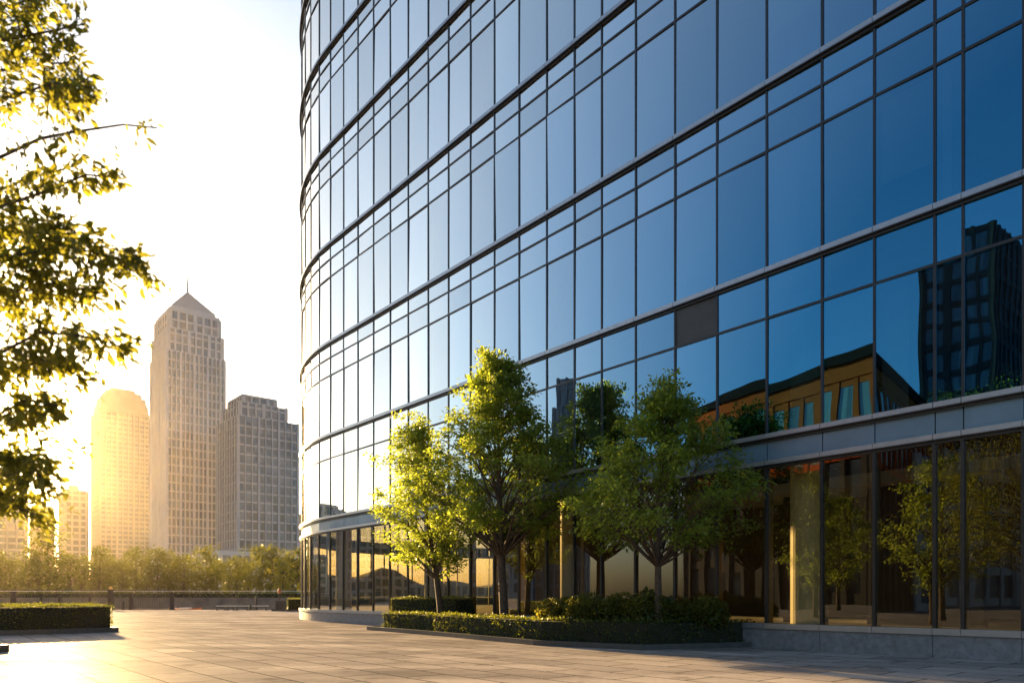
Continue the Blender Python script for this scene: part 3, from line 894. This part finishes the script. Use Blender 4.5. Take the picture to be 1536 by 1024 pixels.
# moored boat
bt = thing('moored_boat', 'low orange boat moored on the river beyond the quay', 'boat', ((278 - 768) / F_PX * 76, 76, -1.2))
sec = []
n_ = 12
v, f = [], []
for i in range(n_ + 1):
    u = i / n_ * 2 - 1
    w = .62 * (1 - abs(u) ** 2.6) ** .6 + .02; x = u * 1.7 * 1.0; sh = 1.15 + .18 * u * u
    v += [(x, -w, sh), (x, -w * .6, .0), (x, w * .6, .0), (x, w, sh)]
for i in range(n_):
    for k in range(3):
        a = i * 4 + k; f.append((a, a + 1, a + 5, a + 4))
    f.append((i * 4 + 3, i * 4, i * 4 + 4, i * 4 + 7))
f += [(0, 1, 2, 3), (n_ * 4 + 3, n_ * 4 + 2, n_ * 4 + 1, n_ * 4)]
mesh_object('hull', v, f, M['orange_paint'], bt)
mb = MB(); mb.box(-.5, -.4, 1.14, .5, .4, 1.3); mb.build('seat', M['white_paint'], bt)

# opposite bank
mb = MB(); mb.prism([(-450, BANK_Y), (250, BANK_Y), (250, BANK_Y + .6), (-450, BANK_Y + .6)], -2.9, BANK_Z + .05)
tag(mb.build('embankment_wall', M['bank_wall']), 'dark stone embankment wall rising from the river on the far side', 'wall')
hedge('bank_hedge', 'long low hedge on top of the far embankment wall', 'hedge', [(-85, BANK_Y + .7), (-28, BANK_Y + .7), (-28, BANK_Y + 1.7), (-85, BANK_Y + 1.7)], BANK_Z, BANK_Z + .7, leaf=.22, dens=35, seed=12)
wr = thing('bank_railing', 'white rail running along the far bank below the trees', 'railing', (-60, BANK_Y + 2.6, BANK_Z))
for zz in (.98, .55):
    mb = MB(); mb.box(-90, -.05, zz, 40, .05, zz + .07); mb.build('rail', M['white_paint'], wr)
for k in range(33):
    xx = -60 + k * 3.0
    mb = MB(); mb.box(xx - .05, -.05, 0, xx + .05, .05, .98); mb.build('post', M['white_paint'], wr)

def copy_tree(o, loc, rz, sc, label=None, group=None):
    c = o.copy(); COL.objects.link(c); c.location = loc; c.rotation_euler = (0, 0, rz); c.scale = (sc, sc, sc)
    if label: c['label'] = label
    if group: c['group'] = group
    for ch in [x for x in bpy.data.objects if x.parent == o]:
        d = ch.copy(); COL.objects.link(d); d.parent = c
    return c
R = random.Random(4)
GRP = 'trees in the row on the far river bank'
kinds = []
for k in range(4):
    t = thing('riverside_tree', 'small bushy green tree in the row along the far river bank', 'tree', (-60, 120, BANK_Z), 0, GRP)
    grow_tree(t, 40 + k, 8.2, 1.5, 2.6, .16, 34, 60, .42, M['leaf_far'] if k < 3 else M['leaf_gold'], peak=.4, spread=.75, clip_plane=False)
    kinds.append(t)
street = thing('street_tree', 'street tree left of the picture, mirrored in the lobby glass', 'tree', (-60, 0, 0), 0, 'mirrored street trees')
grow_tree(street, 61, 8.0, 2.0, 2.3, .14, 60, 150, .15, M['leaf_tree'], spread=.42, clip_plane=False)
spots = []
x = -15
for i, px in enumerate(range(-200, 462, 16)):
    Y = R.uniform(117, 133)
    spots.append(((px + R.uniform(-5, 5) - 768) / F_PX * Y, Y, R.uniform(.74, 1.06)))
used = set()
for i, (x, Y, sc) in enumerate(spots):
    k = R.choice([0, 0, 1, 1, 2, 2])
    if i == 17: sc = 1.4
    lab = 'tallest bushy tree in the row on the far bank, in the sun glow' if i == 17 else None
    if k not in used and i > 18:
        used.add(k); o = kinds[k]; o.location = (x, Y, BANK_Z); o.scale = (sc,) * 3; o.rotation_euler = (0, 0, R.uniform(0, 6))
    else:
        copy_tree(kinds[k], (x, Y, BANK_Z), R.uniform(0, 6), sc, lab, GRP)
kinds[3].location = ((424 - 768) / F_PX * 113, 113, BANK_Z); kinds[3].scale = (.72,) * 3
kinds[3]['label'] = 'small golden yellow tree at the right end of the far bank row'

# --------------------------------------------------------------------------------------- distant buildings
def footprint(p1, wa, wb, ang=rad(40)):
    a = Vector((math.cos(ang), math.sin(ang))); b_ = Vector((-math.sin(ang), math.cos(ang)))
    p = Vector(p1[:2])
    return [p, p + a * wa, p + a * wa + b_ * wb, p + b_ * wb]
def grow(poly, k):
    c = sum(poly, Vector((0, 0))) / len(poly)
    return [c + (p - c) * k for p in poly]
def storeys(root, poly, z0, z1, bay, fl, wall, glass, pier_w=.45, band_h=.9, proud=.35, max_piers=99, corner=True, pname='pier', parts=True):
    """walls of glass behind projecting piers and floor bands"""
    o3 = root.location
    if area2(poly) < 0: poly = poly[::-1]
    mb = MB(o3); mb.prism([p[:] for p in poly], z0, z1); mb.build('glazing', glass, root)
    bands = MB(o3); cnt = 0; allp = MB(o3)
    for i in range(len(poly)):
        a, b_ = poly[i], poly[(i + 1) % len(poly)]
        d = (b_ - a); L = d.length; d = d / L; n = Vector((d.y, -d.x))
        k = max(1, int(round(L / bay)))
        for j in range(k + 1):
            w = pier_w * (1.8 if j in (0, k) else (1.5 if j % 3 == 0 else .85))
            c = a + d * (L * j / k)
            q = [c - d * w / 2 - n * .1, c + d * w / 2 - n * .1, c + d * w / 2 + n * proud, c - d * w / 2 + n * proud]
            pm = MB(o3) if parts else allp
            pm.prism([x[:] for x in q], z0, z1 + .2)
            if parts: pm.build(pname, wall, root)
        z = z0
        while z < z1 - .5:
            q = [a - n * .1, b_ - n * .1, b_ + n * (proud * .55), a + n * (proud * .55)]
            bands.prism([x[:] for x in q], z, z + band_h)
            z += fl
    if not parts: allp.build(pname, wall, root)
    bands.build('floor_band', wall, root)
    return root

# pointed tower
p1 = ray(250, 894, 300)
pt_ = thing('pointed_tower', 'tall pale stone skyscraper with stepped top, pyramid roof and spire', 'skyscraper', (p1.x, p1.y, BANK_Z))
fp = footprint(p1, 23.2, 24.0)
zt = lambda py: ray(0, py, 318).z
storeys(pt_, fp, BANK_Z, zt(545), 1.75, 3.6, M['stone_far'], M['win_tower'], .62, .4, .6)
storeys(pt_, grow(fp, .94), zt(545), zt(512), 2.6, 3.6, M['stone_far'], M['win_tower'], .9, .6, .45)
storeys(pt_, grow(fp, .86), zt(512), zt(486), 3.4, 3.6, M['stone_far'], M['win_tower'], 1.0, .8, .4)
cen = sum(fp, Vector((0, 0))) / 4
mb = MB(pt_.location); mb.prism([p[:] for p in grow(fp, .88)], zt(486), zt(481)); mb.prism([p[:] for p in grow(fp, .76)], zt(481), zt(476)); mb.build('cornice', M['stone_far'], pt_)
mb = MB(pt_.location)
mb.prism([p[:] for p in grow(fp, .74)], zt(476), zt(441), [p[:] for p in grow(fp, .02)]); roof = mb.build('roof', M['roof_metal'], pt_)
mb = MB(pt_.location)
for p in grow(fp, .75):
    mb.tube([(p.x, p.y, zt(476)), (cen.x, cen.y, zt(440))], [.28, .28], 5)
mb.build('roof_rib', M['stone_far'], roof)
mb = MB(pt_.location); mb.tube([(cen.x, cen.y, zt(443)), (cen.x, cen.y, zt(432)), (cen.x, cen.y, zt(414))], [.6, .4, .2], 6); mb.build('spire', M['roof_metal'], pt_)
# base of the pointed tower
mb = MB(pt_.location); mb.prism([p[:] for p in grow(fp, 1.25)], BANK_Z, BANK_Z + 12); mb.build('podium', M['stone_far'], pt_)

# stepped office block
p1 = ray(357, 894, 270)
bk = thing('stepped_block', 'grey office block with a stepped flat top beside the pointed tower', 'office building', (p1.x, p1.y, BANK_Z))
fp = footprint(p1, 23.0, 21.9)
zt = lambda py: ray(0, py, 276).z
storeys(bk, fp, BANK_Z, zt(628), 2.6, 3.5, M['stone_grey'], M['win_block'], .55, .5, .5)
def sub(fp, u0, u1, v0, v1):
    o_, a, b_ = fp[0], fp[1] - fp[0], fp[3] - fp[0]
    return [o_ + a * u0 + b_ * v0, o_ + a * u1 + b_ * v0, o_ + a * u1 + b_ * v1, o_ + a * u0 + b_ * v1]
storeys(bk, sub(fp, .05, .82, .06, .9), zt(628), zt(606), 3.2, 3.5, M['stone_grey'], M['win_block'], .8, .7, .4)
storeys(bk, sub(fp, .12, .66, .12, .8), zt(606), zt(596), 3.2, 3.5, M['stone_grey'], M['win_block'], .8, .7, .4)
mb = MB(bk.location); mb.prism([p[:] for p in sub(fp, .10, .68, .10, .82)], zt(596), zt(593)); mb.build('roof', M['stone_grey'], bk)
mb = MB(bk.location)
pod = footprint(ray(330, 894, 262), 40, 24)
storeys(bk, pod, BANK_Z, BANK_Z + 16, 4.0, 5.0, M['stone_far'], M['win_block'], .8, 1.6, .5, pname='podium_pier')
# podium link left
pod2 = footprint(ray(250, 894, 285), 30, 14)
lb = thing('podium_building', 'long low pale building at the foot of the pointed tower, behind the trees', 'building', (pod2[0].x, pod2[0].y, BANK_Z))
storeys(lb, pod2, BANK_Z, BANK_Z + 13, 4.0, 4.5, M['stone_far'], M['win_block'], .8, 1.4, .5)
mb = MB(lb.location); mb.prism([p[:] for p in grow(pod2, 1.03)], BANK_Z + 13, BANK_Z + 13.8); mb.build('roof', M['stone_far'], lb)

# hazy block with a rounded top
p1 = ray(150, 894, 600)
hb = thing('rounded_block', 'hazy golden high block with a rounded roofline beside the sun', 'skyscraper', (p1.x, p1.y, BANK_Z))
fp = footprint(p1, 37.7, 32.0)
zt = lambda py: ray(0, py, 612).z
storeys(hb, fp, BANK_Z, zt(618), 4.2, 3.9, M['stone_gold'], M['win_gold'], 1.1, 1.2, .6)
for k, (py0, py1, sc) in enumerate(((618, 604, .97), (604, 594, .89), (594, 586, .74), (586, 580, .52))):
    mb = MB(hb.location); mb.prism([p[:] for p in grow(fp, sc)], zt(py0), zt(py1), [p[:] for p in grow(fp, sc - .04)])
    mb.build('roof_tier', M['stone_gold'], hb)

# low city blocks towards the sun and further left, seen in haze and mirrored in the glass
city = [(-25, 34, 742, 420, 'hazy low city block at the left frame edge under the sun glow'),
        (38, 76, 760, 455, 'lower hazy city block second from the left frame edge'),
        (80, 128, 736, 440, 'hazy city block just left of the rounded high block'),
        (446, 470, 772, 520, 'distant pale block showing beside the far end of the glass tower')]
for px0, px1, py, Y, lab in city:
    p1 = ray(px0 + (px1 - px0) * .35, 894, Y)
    wa = (px1 - px0) * .65 / F_PX * Y * .95; wb = (px1 - px0) * .35 / F_PX * Y * 2.2
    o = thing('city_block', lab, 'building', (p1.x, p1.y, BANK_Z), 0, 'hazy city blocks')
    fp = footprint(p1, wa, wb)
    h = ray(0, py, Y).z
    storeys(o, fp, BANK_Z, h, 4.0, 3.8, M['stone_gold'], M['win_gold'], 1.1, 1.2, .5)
    mb = MB(o.location); mb.prism([p[:] for p in grow(fp, 1.03)], h, h + 1.2); mb.prism([p[:] for p in grow(fp, .4)], h + 1.2, h + 4.5); mb.build('roof', M['stone_gold'], o)

# --------------------------------------------------------------------------------------- what the glass mirrors: the city left of and behind the camera
def mirror(p):
    p = Vector((p[0], p[1], 0)); k = (p - P_REF).dot(OUT0)
    q = p - OUT0 * (2 * k)
    return Vector((q.x, q.y))
brown = thing('sandstone_building', 'brown sandstone building with a dark cornice, seen mirrored in the glass', 'building', (*mirror((32.8, 66.5)), 0))
dA, dB = (Vector((23.5, 82.8)) - Vector((32.8, 66.5))), (Vector((55, 92)) - Vector((32.8, 66.5)))
c0 = Vector((32.8, 66.5))
fp = [mirror(p) for p in (c0 + dA * 1.25, c0, c0 + dB * .9, c0 + dB * .9 + dA * 1.25)]
storeys(brown, fp, 0, 13.4, 2.3, 4.4, M['dark_stone'], M['win_block'], .6, 1.1, .5, parts=False)
storeys(brown, fp, 13.6, 21.6, 2.2, 7.4, M['brick'], M['win_block'], .7, .7, .12)
mb = MB(brown.location); mb.prism([p[:] for p in grow(fp, 1.015)], 21.6, 22.9); mb.build("attic", M["brick"], brown)
mb = MB(brown.location); mb.prism([p[:] for p in grow(fp, 1.04)], 22.9, 23.9); mb.build('cornice', M['cornice'], brown)

dk = thing('dark_tower', 'dark high tower seen mirrored at the right of the glass facade', 'skyscraper', (*mirror((80, 120)), 0))
va = [Vector((1412 - 768, 1100)) * (118 / 1100), Vector((1505 - 768, 1100)) * (112 / 1100), Vector((1600 - 768, 1100)) * (135 / 1100), Vector((1500 - 768, 1100)) * (142 / 1100)]
fp = [mirror(p) for p in va]
zt = lambda py: ray(0, py, 116).z
storeys(dk, fp, 0, zt(395), 2.4, 3.6, M['dark_stone'], M['win_block'], .6, 1.0, .3, parts=False)
storeys(dk, grow(fp, .9), zt(395), zt(352), 2.4, 3.6, M['dark_stone'], M['win_block'], .6, 1.0, .3, parts=False)
bl = thing('blue_tower', 'blue glass tower with stepped top mirrored between the plaza trees', 'skyscraper', (*mirror((10, 150)), 0))
va = [Vector((822 - 768, 1100)) * (152 / 1100), Vector((872 - 768, 1100)) * (148 / 1100), Vector((890 - 768, 1100)) * (160 / 1100), Vector((840 - 768, 1100)) * (165 / 1100)]
fp = [mirror(p) for p in va]
zt = lambda py: ray(0, py, 152).z
storeys(bl, fp, 0, zt(622), 2.0, 3.6, M['blue_clad'], M['win_block'], .4, .8, .3, parts=False)
storeys(bl, grow(fp, .8), zt(622), zt(578), 2.0, 3.6, M['blue_clad'], M['win_block'], .4, .8, .3, parts=False)
pg = thing('pale_gridded_building', 'pale gridded building mirrored in the lobby glass at the right', 'building', (*mirror((50, 80)), 0))
va = [Vector((1388 - 768, 1100)) * (80 / 1100), Vector((1500 - 768, 1100)) * (84 / 1100), Vector((1510 - 768, 1100)) * (96 / 1100), Vector((1400 - 768, 1100)) * (96 / 1100)]
fp = [mirror(p) for p in va]
storeys(pg, fp, 0, 17.0, 2.4, 3.4, M['stone_far'], M['win_tower'], .6, .9, .3, parts=False)
# city blocks and trees left of the frame
R = random.Random(9)
for k, (az, dist, h, w) in enumerate(((-42, 330, 40, 40), (-48, 300, 30, 36), (-54, 280, 44, 30), (-60, 270, 34, 44), (-66, 250, 30, 34), (-73, 230, 38, 32), (-80, 200, 22, 40))):
    a = rad(az); p1 = Vector((math.sin(a) * dist, math.cos(a) * dist, 0))
    z = BANK_Z if p1.y > BANK_Y else 0
    o = thing('city_block', 'grey city block left of the picture, mirrored low in the glass', 'building', (p1.x, p1.y, z), 0, 'mirrored city blocks')
    storeys(o, footprint(p1, w * .8, w * .6), z, h, 3.4, 3.6, M['stone_grey'], M['win_block'], .9, 1.1, .4, parts=False)
for i, (vx, vz) in enumerate(((21, 36), (33, 35), (18.1, 45), (22.5, 50))):
    q = mirror((vx, vz))
    sc = R.uniform(.8, 1.15)
    if i == 0: street.location = (q.x, q.y, 0)
    else: copy_tree(street, (q.x, q.y, 0), R.uniform(0, 6), sc)

# --------------------------------------------------------------------------------------- air
HAZE = 0.000027
mb = MB(); mb.box(-462, -212, -4.0, 262, 652, 182)
m, nt, out = new_mat('haze_air')
pv = N(nt, 'ShaderNodeVolumePrincipled')
pv.inputs['Color'].default_value = (1.0, 0.82, 0.55, 1)
pv.inputs['Density'].default_value = HAZE
pv.inputs['Anisotropy'].default_value = 0.84
nt.links.new(pv.outputs[0], out.inputs['Volume'])
hz = mb.build('haze', m)
tag(hz, 'thin golden evening haze over the river and city', 'haze', kind='stuff')

# --------------------------------------------------------------------------------------- light, sky, camera
w = bpy.data.worlds.new('World'); SC.world = w; w.use_nodes = True
nt = w.node_tree; nt.nodes.clear()
sky = nt.nodes.new('ShaderNodeTexSky'); sky.sky_type = 'NISHITA'; sky.sun_disc = False
sky.sun_elevation = SUN_EL; sky.sun_rotation = -SUN_AZ
sky.air_density = 1.0; sky.dust_density = 2.6; sky.ozone_density = 2.1; sky.altitude = 20
bg = nt.nodes.new('ShaderNodeBackground'); bg.inputs[1].default_value = 0.068
wo = nt.nodes.new('ShaderNodeOutputWorld')
nt.links.new(sky.outputs[0], bg.inputs[0]); nt.links.new(bg.outputs[0], wo.inputs[0])

sd = bpy.data.lights.new('sun', 'SUN'); sd.energy = 5.0; sd.angle = rad(0.5); sd.color = (1.0, 0.66, 0.28)
so = bpy.data.objects.new('sun', sd); COL.objects.link(so)
so.rotation_euler = (-TO_SUN).to_track_quat('-Z', 'Y').to_euler()
so.location = (-100, 160, 60)

cd = bpy.data.cameras.new('camera'); co = bpy.data.objects.new('camera', cd); COL.objects.link(co)
co.location = (0, 0, CAM_H); co.rotation_euler = (rad(90), 0, 0)
cd.sensor_width = 36.0; cd.lens = F_PX / 1536 * 36
cd.shift_y = (HORIZON - 512) / 1536
cd.clip_start = 0.1; cd.clip_end = 5000
cd.dof.use_dof = True; cd.dof.focus_distance = 21.0; cd.dof.aperture_fstop = 1.15
SC.camera = co

vs = SC.view_settings
vs.view_transform = 'Standard'; vs.look = 'None'; vs.exposure = 2.3; vs.gamma = 1.0
cy = SC.cycles
cy.use_denoising = True
cy.max_bounces = 9; cy.diffuse_bounces = 2; cy.glossy_bounces = 4; cy.transmission_bounces = 4; cy.transparent_max_bounces = 12; cy.volume_bounces = 0
cy.caustics_reflective = False; cy.caustics_refractive = False
cy.sample_clamp_indirect = 8.0
